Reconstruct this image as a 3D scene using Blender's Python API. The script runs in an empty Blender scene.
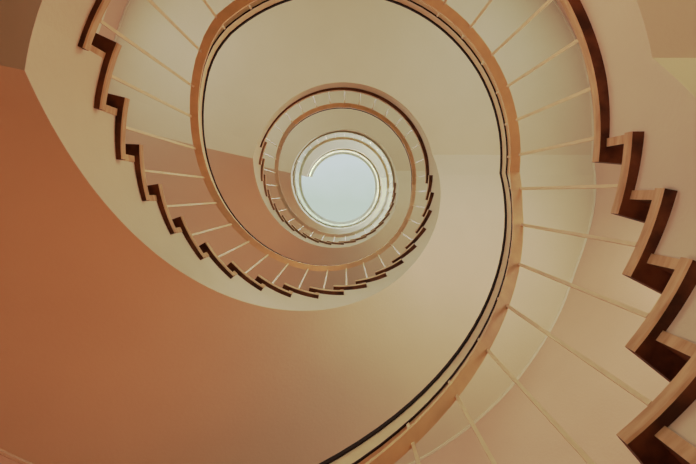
import bpy, bmesh, math, random
from mathutils import Matrix, Vector
random.seed(3)
col = bpy.context.scene.collection
R_ = math.radians
# ------------------------------------------------------------------ survey
# world: X right, Y towards the lower edge of the picture, Z up (the camera looks up the well)
RISE, NS = .165, 19                 # riser height, risers in a flight
H = RISE * NS                       # storey height
H1 = 1.5217                         # first landing above the lens
RT = .775                           # tread ends, the edge of the open well
TH1 = 3.5718                        # angle of the first nosing of every flight
D = .1939                           # angle of one tread
TT = .035                           # tread thickness
OV = .027                           # overhang of the treads past the plaster
RS = RT + OV
SXT = .005
def sxz(zb, z): return SX + (SXT - SX) * (z - zb) / .34   # the plaster face is slightly battered
SX = .015                           # plaster well is a touch off the treads
DEP = .243                          # slab depth under a landing
FLOOR_Z = H1 - H
CEIL_Z = H1 + 3 * H + 2.65
PI2 = 2 * math.pi
def lz(k): return H1 + (k - 1) * H  # landing k
def lerp(a, b, t): return a + (b - a) * t
def P(r, phi, z, sx=0.0):
    th = TH1 - phi
    return (sx + r * math.cos(th), r * math.sin(th), z)
def wall_r(phi):                    # plan of the outer wall
    th = math.degrees(TH1 - phi) % 360
    pts = [(0, 2.2), (25, 2.03), (45, 1.99), (70, 1.97), (160, 1.97), (180, 2.04), (196, 2.16), (210, 2.26), (222, 2.36),
           (250, 2.42), (300, 2.42), (330, 2.34), (360, 2.2)]
    for (a, ra), (b, rb) in zip(pts, pts[1:]):
        if a <= th <= b:
            t = (th - a) / (b - a); t = t * t * (3 - 2 * t) * .5 + t * .5
            return lerp(ra, rb, t)
    return 2.2
PHI_L = 18 * D                      # the last nosing = the landing edge
def bottom(k, r, phi):
    """underside of the stair that climbs from landing k to k+1 (phi 0..2pi)"""
    t = min(1, max(0, (r - RS) / 1.2))
    a = lerp(R_(14.1), R_(12.0), t)
    yc = .182                       # the upper crease runs straight across
    b = (TH1 + math.asin(min(1, yc / r))) 
    s = min(1, max(0, (phi - a) / (b - a)))
    return lz(k) - DEP + s * H
# ------------------------------------------------------------------ materials
def mat(name, base, rough=.85, spots=None, scale=6, amt=.06, bump=.0, bscale=60, emit=None, estr=0, stretch=None):
    m = bpy.data.materials.new(name); m.use_nodes = True
    nt = m.node_tree; b = nt.nodes['Principled BSDF']
    b.inputs['Roughness'].default_value = rough
    b.inputs['Specular IOR Level'].default_value = .25
    tc = nt.nodes.new('ShaderNodeTexCoord'); mp = nt.nodes.new('ShaderNodeMapping')
    nt.links.new(tc.outputs['Object'], mp.inputs['Vector'])
    if stretch: mp.inputs['Scale'].default_value = stretch
    n = nt.nodes.new('ShaderNodeTexNoise'); n.inputs['Scale'].default_value = scale; n.inputs['Detail'].default_value = 5
    nt.links.new(mp.outputs['Vector'], n.inputs['Vector'])
    cr = nt.nodes.new('ShaderNodeValToRGB')
    dark = spots if spots else tuple(c * (1 - amt) for c in base)
    lite = base if spots else tuple(min(1, c * (1 + amt)) for c in base)
    cr.color_ramp.elements[0].position = .35; cr.color_ramp.elements[0].color = (*dark, 1)
    cr.color_ramp.elements[1].position = .65; cr.color_ramp.elements[1].color = (*lite, 1)
    nt.links.new(n.outputs['Fac'], cr.inputs['Fac']); nt.links.new(cr.outputs['Color'], b.inputs['Base Color'])
    if bump:
        n2 = nt.nodes.new('ShaderNodeTexNoise'); n2.inputs['Scale'].default_value = bscale; n2.inputs['Detail'].default_value = 4
        nt.links.new(tc.outputs['Object'], n2.inputs['Vector'])
        bp = nt.nodes.new('ShaderNodeBump'); bp.inputs['Strength'].default_value = bump; bp.inputs['Distance'].default_value = .004
        nt.links.new(n2.outputs['Fac'], bp.inputs['Height']); nt.links.new(bp.outputs['Normal'], b.inputs['Normal'])
    if emit:
        b.inputs['Emission Color'].default_value = (*emit, 1); b.inputs['Emission Strength'].default_value = estr
    return m
M = {
 'plaster': mat('plaster_cream', (.64, .60, .49), .9, amt=.03, scale=3, bump=.25),
 'soffit':  mat('plaster_soffit', (.64, .59, .475), .9, amt=.025, scale=2, bump=.2),
 'wall':    mat('wall_pink', (.64, .475, .38), .9, amt=.03, scale=2, bump=.2),
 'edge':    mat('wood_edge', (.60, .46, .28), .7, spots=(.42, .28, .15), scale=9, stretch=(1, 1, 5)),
 'dark':    mat('wood_shaded_underside', (.135, .042, .015), .7, spots=(.035, .009, .003), scale=14),  # dark stained wood, with the shade under the boards painted in
 'mid':     mat('glare_washed_underside', (.27, .15, .08), .7, spots=(.16, .08, .04), scale=14),  # lighter copy of the dark undersides, overexposure painted in
 'tread':   mat('wood_tread_top', (.45, .27, .15), .6, amt=.15, scale=8),
 'tile':    mat('terracotta_floor', (.45, .29, .17), .7, amt=.1, scale=5),
 'iron':    mat('cream_painted_steel', (.72, .61, .44), .5, amt=.04, scale=20),
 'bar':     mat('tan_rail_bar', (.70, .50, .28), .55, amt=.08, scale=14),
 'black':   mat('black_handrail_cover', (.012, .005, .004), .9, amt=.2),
 'pale':    mat('glare_washed_pale', (.56, .59, .49), .7, amt=.05, scale=10),  # skylight overexposure painted in as a pale colour
 'paled':   mat('glare_washed_shade', (.34, .30, .19), .7, amt=.05, scale=10),  # darker partner for undersides and covers, shade and overexposure painted in
 'barpale': mat('glare_washed_bar', (.62, .56, .41), .6, amt=.05, scale=12),  # rail bar lightened, washout from the skylight painted in
 'brown':   mat('glare_washed_cover', (.13, .075, .035), .8, amt=.1),  # black cover lightened to brown, same washout painted in
 'cove':    mat('cove_paint', (.70, .67, .57), .8, amt=.02),
 'white':   mat('white_frame', (.72, .68, .60), .6, amt=.02),
 'pane':    mat('frosted_window_pane', (.7, .7, .66), .4, emit=(.9, .86, .76), estr=.25),
}
# ------------------------------------------------------------------ helpers
def link(name, verts, faces, mats, parent=None, fm=None, smooth=False, loc=None):
    me = bpy.data.meshes.new(name)
    if loc: verts = [(x - loc[0], y - loc[1], z - loc[2]) for x, y, z in verts]
    me.from_pydata(verts, [], faces)
    for m in (mats if isinstance(mats, (list, tuple)) else [mats]): me.materials.append(m)
    if fm:
        for p, i in zip(me.polygons, fm): p.material_index = i
    bm = bmesh.new(); bm.from_mesh(me); bmesh.ops.remove_doubles(bm, verts=bm.verts, dist=1e-5)
    bmesh.ops.recalc_face_normals(bm, faces=bm.faces); bm.to_mesh(me); bm.free()
    if smooth:
        for p in me.polygons: p.use_smooth = True
        try: me.set_sharp_from_angle(angle=R_(13))
        except Exception: pass
    o = bpy.data.objects.new(name, me); col.objects.link(o)
    if loc: o.location = loc
    if parent:
        o.parent = parent
    return o
def thing(name, label, cat, loc=(0, 0, 0), group=None):
    o = bpy.data.objects.new(name, None); o.empty_display_size = .1; col.objects.link(o); o.location = loc
    o['label'] = label; o['category'] = cat
    if group: o['group'] = group
    return o
def tag(o, label, cat, group=None):
    o['label'] = label; o['category'] = cat
    if group: o['group'] = group
    return o
def struct(o): o['kind'] = 'structure'; return o
def sweep(phis, sect, loopclose=False):
    """sect(phi) -> list of xyz corners, joined into a closed tube with end caps"""
    vs, fs = [], []
    n = None
    for p in phis:
        c = sect(p); n = len(c); vs += c
    for i in range(len(phis) - 1):
        for j in range(n):
            a, b = i * n + j, i * n + (j + 1) % n
            fs.append((a, b, b + n, a + n))
    fs.append(tuple(range(n))); fs.append(tuple(range(len(vs) - n, len(vs))))
    return vs, fs
def span(a, b, step=.045):
    n = max(1, int(math.ceil(abs(b - a) / step)))
    return [a + (b - a) * i / n for i in range(n + 1)]
def rel(e, vs): return [(x - e.location.x, y - e.location.y, z - e.location.z) for x, y, z in vs]

# ------------------------------------------------------------------ treads, risers
cm = .01 / RT
def tread_mesh(phi0, phi1, z, wood, name, parent, rout=None):
    """board from its nosing phi0 to phi1, ends overhanging the well"""
    vs, fs, fm = [], [], []
    ph = span(phi0, phi1, .05)
    b = .004
    def sect(p):
        ro = (wall_r(p) - .003) if rout is None else rout
        return [P(RT + b, p, z), P(RT, p, z - b), P(RT, p, z - TT + b), P(RT + b, p, z - TT), P(ro, p, z - TT), P(ro, p, z)]
    vs, fs = sweep(ph, sect)
    fm = []
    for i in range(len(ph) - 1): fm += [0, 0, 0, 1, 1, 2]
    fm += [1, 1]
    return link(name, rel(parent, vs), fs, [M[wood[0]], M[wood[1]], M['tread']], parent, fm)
def riser_mesh(phi, z0, z1, wood, parent):
    a, b = phi + 4.4 * cm, phi + 6.8 * cm
    r0 = RS - .004
    vs = []
    for z in (z0, z1):
        vs += [P(r0, a, z), P(wall_r(a) - .003, a, z), P(wall_r(b) - .003, b, z), P(r0, b, z)]
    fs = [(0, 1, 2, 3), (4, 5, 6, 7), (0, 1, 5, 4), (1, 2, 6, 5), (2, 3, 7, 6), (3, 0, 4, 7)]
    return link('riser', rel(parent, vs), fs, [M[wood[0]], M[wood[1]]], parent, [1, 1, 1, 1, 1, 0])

def crease_b(r): return TH1 + math.asin(min(1, .182 / r))
def crease_a(r): return lerp(R_(14.1), R_(12.0), min(1, max(0, (r - RS) / 1.2)))
def shear(p, r, c, wd=.15):
    w = max(0, 1 - abs(p - c(RS)) / wd)
    return p + (c(r) - c(RS)) * w
def body(k, p0, top, name, parent, mats, endslant=False):
    """plaster mass of a flight or landing; top(phi) gives its upper surface"""
    vs, fs, fm = [], [], []
    ph = p0
    nr = 8
    def col_(p, tz):
        c = []
        for i in range(nr + 1):
            t = i / nr
            r = lerp(RS, wall_r(p), t)
            pp = shear(p, r, crease_a)
            c.append(P(r, pp, bottom(k, r, pp), SX * (1 - t)))
        c.append(P(wall_r(p), p, tz)); c.append(P(RS, p, tz, sxz(c[0][2], tz)))
        return c
    vs = []
    n = nr + 3
    for p, tz in zip(ph, top): vs += col_(p, tz)
    for i in range(len(ph) - 1):
        for j in range(n):
            a, b = i * n + j, i * n + (j + 1) % n
            fs.append((a, b, b + n, a + n)); fm.append(1 if j < nr else 0)
    fs.append(tuple(range(n))); fm.append(0)
    fs.append(tuple(range(len(vs) - n, len(vs)))); fm.append(0)
    return link(name, rel(parent, vs), fs, mats, parent, fm, smooth=True)

words = {0: 'lowest', 1: 'second', 2: 'third', 3: 'topmost'}
flight_label = {
 0: 'lowest flight of dark-edged wooden steps, large at the right edge of the photo',
 1: 'wooden steps with white plaster side sweeping round left and bottom of the well',
 2: 'small distant flight of wooden steps curling under the bright skylight ring',
 3: 'topmost pale washed-out flight right below the round skylight'}
landing_label = {
 1: 'nearest half-round landing with dark wooden edge at the top corners of the photo',
 2: 'second half-round landing with thin brown edge ring above the large handrail loop',
 3: 'third pale half-round landing ringing the skylight',
 4: 'highest half-round landing, white-lit, ending in a straight edge at the left of skylight'}
rail_label = {
 0: 'nearest cream railing with thin balusters and black-edged handrail on the right and across the top',
 1: 'railing rising round the left and bottom then looping over the second landing',
 2: 'small railing following the distant third flight and the third landing',
 3: 'palest railing at the very top against the skylight'}
for k in range(0, 4):
    z0 = lz(k)
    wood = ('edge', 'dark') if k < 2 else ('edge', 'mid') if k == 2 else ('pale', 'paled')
    fl = thing('stair_flight', flight_label[k], 'stairs', (SX, 0, z0), 'spiral stair flights')
    # sawtooth plaster mass
    ph, top = [], []
    for n in range(1, NS):
        a = (n - 1) * D + 6.4 * cm; b = n * D + 6.4 * cm
        tz = z0 + n * RISE - TT
        ss = span(a, b - 1e-4, .04)
        if a < crease_a(RS) < b: ss = sorted(ss + [crease_a(RS)])
        for p in ss: ph.append(p); top.append(tz)
    if k == 0:
        top = [max(t, bottom(0, RS, p) + .02) for p, t in zip(ph, top)]
    body(k, ph, top, 'stringer_and_soffit', fl, [M['plaster'], M['soffit']])
    for n in range(1, NS):
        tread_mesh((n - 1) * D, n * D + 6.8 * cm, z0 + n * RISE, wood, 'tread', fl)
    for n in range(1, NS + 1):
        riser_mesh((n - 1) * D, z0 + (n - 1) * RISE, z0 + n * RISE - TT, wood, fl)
for k in range(1, 5):
    z0 = lz(k)
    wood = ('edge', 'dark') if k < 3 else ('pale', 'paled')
    ld = thing('landing', landing_label[k], 'landing', (0, -RT, z0), 'half-round stair landings')
    end = PI2 + (6.8 * cm if k < 4 else 10.1 * math.pi / 180)
    ph = span(PHI_L + 6.4 * cm, crease_b(RS), .04) + span(crease_b(RS), PI2, .04)[1:]
    ph += span(PI2 + .002, (PI2 + 6.4 * cm) if k < 4 else end, .04)
    # underside: rising part belongs to the flight below, flat part to this landing
    vs, fs, fm = [], [], []
    nr = 8; n = nr + 3
    for p in ph:
        for i in range(nr + 1):
            t = i / nr; r = lerp(RS, wall_r(p), t)
            pp = shear(p, r, crease_b)
            zb = bottom(k - 1, r, pp) if pp < PI2 else z0 - DEP
            vs.append(P(r, pp, zb, SX * (1 - t)))
            if i == 0: z_in = zb
        vs.append(P(wall_r(p), p, z0 - TT)); vs.append(P(RS, p, z0 - TT, sxz(z_in, z0 - TT)))
    for i in range(len(ph) - 1):
        for j in range(n):
            a, b = i * n + j, i * n + (j + 1) % n
            fs.append((a, b, b + n, a + n)); fm.append(1 if j < nr else 0)
    fs.append(tuple(range(n))); fm.append(0)
    fs.append(tuple(range(len(vs) - n, len(vs)))); fm.append(0)
    link('landing_slab', rel(ld, vs), fs, [M['plaster'], M['soffit']], ld, fm, smooth=True)
    # wooden border board round the well and the tiled floor behind it
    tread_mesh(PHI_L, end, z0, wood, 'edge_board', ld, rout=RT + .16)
    vs, fs = sweep(span(PHI_L, end, .05), lambda p: [P(RT + .16, p, z0 - TT), P(wall_r(p) - .003, p, z0 - TT), P(wall_r(p) - .003, p, z0 - .002), P(RT + .16, p, z0 - .002)])
    link('tiled_floor', rel(ld, vs), fs, [M['tile']], ld)
# the ground floor carries no soffit of its own

# ------------------------------------------------------------------ railings
SPTS = [(-2.2, 0), (-1.6, .15), (-1, .48), (0, 1.38), (9.5, 10.5), (17, 18.0), (18, 19)]
PS = 2.2 * D                         # the rail leaves the landing level before the first riser
def rail_s(p):                       # steps climbed by the rail
    q = p / D
    if q <= SPTS[0][0]: return 0
    for (a, sa), (b, sb) in zip(SPTS, SPTS[1:]):
        if q <= b: return lerp(sa, sb, (q - a) / (b - a))
    return NS
bar_s = rail_s
for k in range(0, 4):
    z0 = lz(k)
    rl = thing('stair_railing', rail_label[k], 'railing', (0, RT, z0), 'railings round the open well')
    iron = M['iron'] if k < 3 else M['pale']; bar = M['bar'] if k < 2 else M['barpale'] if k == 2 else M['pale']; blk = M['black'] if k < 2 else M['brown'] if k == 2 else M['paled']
    pend = PI2 - PS if k < 3 else PI2 + R_(8)
    ph = span(-PS, PHI_L, D / 3) + span(PHI_L, pend, D / 3)[1:]
    def lift(p): return .04 * max(0, min(1, (p + PS) / D, (PHI_L - p) / D))
    def band(r0, r1, a, b, up=0):
        def s(p):
            z = z0 + (bar_s(p) if up else rail_s(p)) * RISE + up * lift(p)
            return [P(r0, p, z + a), P(r1, p, z + a), P(r1, p, z + b), P(r0, p, z + b)]
        return sweep(ph, s)
    def part(name, r0, r1, a, b, m, parent=rl, up=0):
        vs, fs = band(r0, r1, a, b, up)
        return link(name, rel(rl, vs) , fs, [m], parent, smooth=True)
    part('lower_rail', .743, .786, .655, .667, bar, up=1)
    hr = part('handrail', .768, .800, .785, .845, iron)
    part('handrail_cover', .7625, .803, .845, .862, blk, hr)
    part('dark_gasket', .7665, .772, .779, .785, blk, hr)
    if k == 3:
        part('parapet_panel', .786, .800, .0, .65, M['pale'])
    # balusters
    bal = []
    for n in range(1, NS): bal.append(((n - .5 + .2 * (1 - n / NS)) * D, z0 + n * RISE))
    a, b = PHI_L + R_(5.4), PI2 - R_(2.0)
    for i in range(15): bal.append((lerp(a, b, i / 14), z0 + H))
    for p, zf in bal:
        zt = z0 + bar_s(p if p < pend else pend) * RISE + .656 + lift(p if p < pend or k == 3 else p - PI2)
        if p > pend and k < 3:            # already under the next, climbing rail
            zt = z0 + H + bar_s(p - PI2) * RISE + .656
        w = .0048
        def box(r, q, za, zb, w):
            c = P(r, q, 0); th = TH1 - q
            ux, uy = math.cos(th), math.sin(th)
            v = []
            for z in (za, zb):
                for sx, sy in ((-1, -1), (1, -1), (1, 1), (-1, 1)):
                    v.append((c[0] + w * (sx * ux - sy * uy), c[1] + w * (sx * uy + sy * ux), z))
            return v, [(0, 1, 2, 3), (4, 5, 6, 7), (0, 1, 5, 4), (1, 2, 6, 5), (2, 3, 7, 6), (3, 0, 4, 7)]
        v, f = box(.7803, p, zf - .001, zt, w)
        bo = link('baluster', rel(rl, v), f, [iron], rl)
        v, f = box(.7725, p, zt + .010, z0 + rail_s(p if p < pend or k == 3 else pend) * RISE + .79 + (RISE * rail_s(p - PI2) if p > pend and k < 3 else 0), .0042)
        link('stud', rel(rl, v), f, [iron], bo)

# ------------------------------------------------------------------ the shell
wz0, wz1 = FLOOR_Z - .05, CEIL_Z
# window openings: (angle, half width in radians, sill, head above each landing)
WIN = [(R_(-42), .26, .75, 2.62), (R_(218), .17, .95, 2.62)]
def wphi(th): return (TH1 - th) % PI2
nphi = 180
phs = [PI2 * i / nphi for i in range(nphi)]
for th, hw, a, b in WIN:
    phs += [wphi(th) - hw, wphi(th) + hw]
phs = sorted(set(phs)); phs.append(PI2)
levels = [wz0, wz1]
for k in range(0, 5):
    for th, hw, a, b in WIN:
        for z in (lz(k) + a, lz(k) + b):
            if wz0 < z < wz1: levels.append(z)
levels = sorted(set(levels))
def in_win(p, z):
    for th, hw, a, b in WIN:
        if abs(p - wphi(th)) < hw:
            for k in range(0, 5):
                if lz(k) + a < z < lz(k) + b: return True
    return False
vs, fs = [], []
for p in phs:
    for z in levels: vs.append(P(wall_r(p), p, z))
nl = len(levels)
for i in range(len(phs) - 1):
    for j in range(nl - 1):
        if in_win((phs[i] + phs[i + 1]) / 2, (levels[j] + levels[j + 1]) / 2): continue
        a = i * nl + j; fs.append((a, a + 1, a + 1 + nl, a + nl))
ow = struct(link('wall_outer', vs, fs, [M['wall']], smooth=True))
wi = 0
for k in range(0, 5):
    for th, hw, a, b in WIN:
        za, zb = lz(k) + a, lz(k) + b
        if k == 0 and za < wz0: continue
        zb = min(zb, wz1 - .05)
        wi += 1
        pc = wphi(th)
        c = P(wall_r(pc), pc, za)
        win = thing('window_%d' % wi, '', '', c)
        del win['label']; del win['category']; struct(win)
        ps = [pc - hw + 2 * hw * i / 10 for i in range(11)]
        # reveal + frame + pane
        vs, fs = [], []
        def ring(r_in, off, fw, ps=ps):
            pass
        # frame bars: sill, head, jambs and one mullion
        fv, ff = [], []
        def addbar(p0, p1, z0, z1, da, db):
            v, f = sweep(span(p0, p1, .05), lambda p: [P(wall_r(p) + da, p, z0), P(wall_r(p) + db, p, z0), P(wall_r(p) + db, p, z1), P(wall_r(p) + da, p, z1)])
            o = len(fv); fv.extend(v); ff.extend([tuple(i + o for i in t) for t in f])
        e = .055 / 2.2
        addbar(pc - hw, pc + hw, za, za + .05, -.01, .1)
        addbar(pc - hw, pc + hw, zb - .05, zb, -.01, .1)
        addbar(pc - hw, pc - hw + e, za, zb, -.01, .1)
        addbar(pc + hw - e, pc + hw, za, zb, -.01, .1)
        addbar(pc - e * .4, pc + e * .4, za, zb, .03, .08)
        link('window_frame', rel(win, fv), ff, [M['white']], win)
        v, f = sweep(ps, lambda p: [P(wall_r(p) + .06, p, za), P(wall_r(p) + .066, p, za), P(wall_r(p) + .066, p, zb), P(wall_r(p) + .06, p, zb)])
        link('window_pane', rel(win, v), f, [M['pane']], win)
# ground floor
v = [P(wall_r(PI2 * i / 90) + .12, PI2 * i / 90, FLOOR_Z) for i in range(90)]
v2 = [(x, y, z - .15) for x, y, z in v]
n = 90
struct(link('floor', v + v2, [tuple(range(n)), tuple(range(n, 2 * n))] + [(i, (i + 1) % n, (i + 1) % n + n, i + n) for i in range(n)], [M['tile']]))
# thin white cove line where soffit meets the wall
for k in range(0, 4):
    ph = span(0.02, PI2 - .02, .05)
    def cv(p):
        r = wall_r(p)
        if p < PI2:
            z = bottom(k, r, p)
        return [P(r - .016, p, z - .012), P(r - .001, p, z - .012), P(r - .001, p, z + .004), P(r - .016, p, z + .004)]
    v, f = sweep(ph, cv)
    o = struct(link('trim_%d' % (k + 1), v, f, [M['cove']]))
# ceiling with the round roof light
SR = 1.62
v, f = sweep([PI2 * i / 90 for i in range(91)], lambda p: [P(SR, p, CEIL_Z), P(wall_r(p) + .05, p, CEIL_Z), P(wall_r(p) + .05, p, CEIL_Z + .12), P(SR, p, CEIL_Z + .12)])
struct(link('ceiling', v, f[:-2], [M['white']]))
sky = thing('skylight', 'round bright frosted glass skylight at the top of the stairwell', 'skylight', (0, 0, CEIL_Z))
def skymat():
    m = bpy.data.materials.new('daylit_frosted_glass'); m.use_nodes = True
    nt = m.node_tree; nt.nodes.clear()
    out = nt.nodes.new('ShaderNodeOutputMaterial'); em = nt.nodes.new('ShaderNodeEmission')
    tc = nt.nodes.new('ShaderNodeTexCoord'); sp = nt.nodes.new('ShaderNodeSeparateXYZ')
    nt.links.new(tc.outputs['Object'], sp.inputs['Vector'])
    mr = nt.nodes.new('ShaderNodeMapRange'); mr.inputs[1].default_value = -.7; mr.inputs[2].default_value = .8
    nt.links.new(sp.outputs['Y'], mr.inputs[0])
    no = nt.nodes.new('ShaderNodeTexNoise'); no.inputs['Scale'].default_value = 1.2
    nt.links.new(tc.outputs['Object'], no.inputs['Vector'])
    mx = nt.nodes.new('ShaderNodeMath'); mx.operation = 'MULTIPLY_ADD'; mx.inputs[1].default_value = .5; 
    nt.links.new(no.outputs['Fac'], mx.inputs[0]); nt.links.new(mr.outputs[0], mx.inputs[2])
    cr = nt.nodes.new('ShaderNodeValToRGB')
    cr.color_ramp.elements[0].position = .3; cr.color_ramp.elements[0].color = (.90, 1.0, 1.0, 1)
    cr.color_ramp.elements[1].position = 1.2 if False else 1.0; cr.color_ramp.elements[1].color = (.76, .90, .78, 1)
    nt.links.new(mx.outputs[0], cr.inputs['Fac']); nt.links.new(cr.outputs['Color'], em.inputs['Color'])
    em.inputs['Strength'].default_value = 1.0
    nt.links.new(em.outputs[0], out.inputs['Surface'])
    return m
SKY = skymat()
ns = 12
for i in range(ns):                       # twelve glass gores of a shallow cone
    a0, a1 = PI2 * i / ns, PI2 * (i + 1) / ns
    vs = [P(.05, a0, .34)]
    vs = [P(.06, a0, .34), P(.06, a1, .34), P(SR, a1, .06), P(SR, a0, .06)]
    vs2 = [(x, y, z + .012) for x, y, z in vs]
    link('glass_panel', vs + vs2, [(0, 1, 2, 3), (4, 5, 6, 7), (0, 1, 5, 4), (1, 2, 6, 5), (2, 3, 7, 6), (3, 0, 4, 7)], [SKY], sky)
v, f = sweep([PI2 * i / 48 for i in range(49)], lambda p: [P(SR - .04, p, -.01), P(SR + .04, p, -.01), P(SR + .04, p, .1), P(SR - .04, p, .1)])
link('rim', v, f[:-2], [M['white']], sky)
v, f = sweep([PI2 * i / 24 for i in range(25)], lambda p: [P(.0, p, .33), P(.07, p, .33), P(.07, p, .36), P(.0, p, .36)])
link('hub', v, f[:-2], [SKY], sky)

# ------------------------------------------------------------------ light
def area(name, loc, target, sx, sy, energy, color, spread=180):
    l = bpy.data.lights.new(name, 'AREA'); l.shape = 'RECTANGLE'; l.size = sx; l.size_y = sy
    l.energy = energy; l.color = color; l.spread = R_(spread)
    o = bpy.data.objects.new(name, l); col.objects.link(o); o.location = loc
    d = Vector(target) - Vector(loc); o.rotation_euler = d.to_track_quat('-Z', 'Y').to_euler()
    return o
WINE = [7, 20, 15, 70, 110]
WIN2 = [0.5, 23, 28, 12, 20]
WCOL = [(1, .64, .26), (.97, 1, .82), (.98, 1, .80), (.78, 1, .98), (.76, 1, 1)]
for k in range(0, 5):
    th, hw, a, b = WIN[0]
    p = wphi(th); r = wall_r(p) - .03
    zc = lz(k) + (a + b) / 2 - .25
    x, y, _ = P(r, p, 0)
    area('window_light', (x, y, zc), (0, 0, zc + .1), 1.0, 1.3, WINE[k], WCOL[k])
    th, hw, a, b = WIN[1]
    p = wphi(th); r = wall_r(p) - .03
    x, y, _ = P(r, p, 0)
    area('window_light', (x, y, zc), (0, 0, zc + .2), .6, 1.5, WIN2[k], (1, .95, .80) if k else (1, .6, .3))
SOFFIT_FILL = [22, 7, 14, 30]
WARM = [7, 6, 4, 1]
for k in range(0, 4):
    # added fill lamp right of each landing, no door here, brightens the soffits
    x, y, _ = P(2.0, wphi(R_(2)), 0)
    area('soffit_fill', (x, y, lz(k + 1) + 1.0), (-.9, 1.2, lz(k + 1) + 1.15), .5, 1.2, SOFFIT_FILL[k], (1, .70, .50) if k < 2 else (.82, 1, .90))
    # added unseen lamp, no fixture, standing in for warm bounce on the soffits
    x, y, _ = P(1.85, wphi(R_(85)), 0)
    zc = lz(k + 1) - .6
    area('warm_bounce_fill', (x, y, zc), (-1.4, -.2, zc + .6), .5, .5, WARM[k], (1, .25, .08), 120)
area('beam_fill', (1.25, -2.05, 1.0), (.95, 0, 1.12), .5, .2, 3, (1, .80, .50), 60)  # added unseen beam lamp for the soffit of the lowest flight
area('beam_fill', (-1.5, .3, -.5), (.8, -.35, 1.35), .5, .5, 4, (1, .60, .44), 50)  # added unseen lamp brightening the plaster side on the right
area('skylight_light', (0, 0, CEIL_Z - .05), (0, 0, 0), 2.2, 2.2, 160, (.92, 1, .96))
fl = area('floor_bounce_fill', (0, 0, FLOOR_Z + .06), (0, 0, 5), 2.0, 2.0, 6, (1, .5, .25))  # added upward lamp standing in for warm light off the floor
w = bpy.data.worlds.new('world'); bpy.context.scene.world = w; w.use_nodes = True
w.node_tree.nodes['Background'].inputs[0].default_value = (.9, .7, .5, 1); w.node_tree.nodes['Background'].inputs[1].default_value = .05

# ------------------------------------------------------------------ camera
tx, ty, cx, cy, f = .0079, .0769, .0221, .1578, 500.
Ry = Matrix(((1, 0, 0), (0, math.cos(ty), -math.sin(ty)), (0, math.sin(ty), math.cos(ty))))
Rx = Matrix(((math.cos(tx), 0, -math.sin(tx)), (0, 1, 0), (math.sin(tx), 0, math.cos(tx))))
A = Rx @ Ry                                # rows: right, down, forward
right, down, fwd = A[0], A[1], A[2]
cam = bpy.data.cameras.new('camera'); co = bpy.data.objects.new('camera', cam); col.objects.link(co)
m3 = Matrix((right, -down, -fwd)).transposed()
co.matrix_world = Matrix.Translation((cx, cy, 0)) @ m3.to_4x4()
cam.sensor_width = 36; cam.lens = f / 696 * 36; cam.clip_start = .02
sc = bpy.context.scene; sc.camera = co
sc.view_settings.view_transform = 'Standard'; sc.view_settings.look = 'None'

# the matte, faded response of the print: highlights roll off early
vs_ = sc.view_settings; vs_.use_curve_mapping = True
cvm = vs_.curve_mapping; cc = cvm.curves[3]
cc.points[0].location = (0, 0); cc.points[1].location = (1, .63)
for x, y in ((.15, .15), (.32, .325), (.5, .425), (.75, .52)): cc.points.new(x, y)
cvm.update()
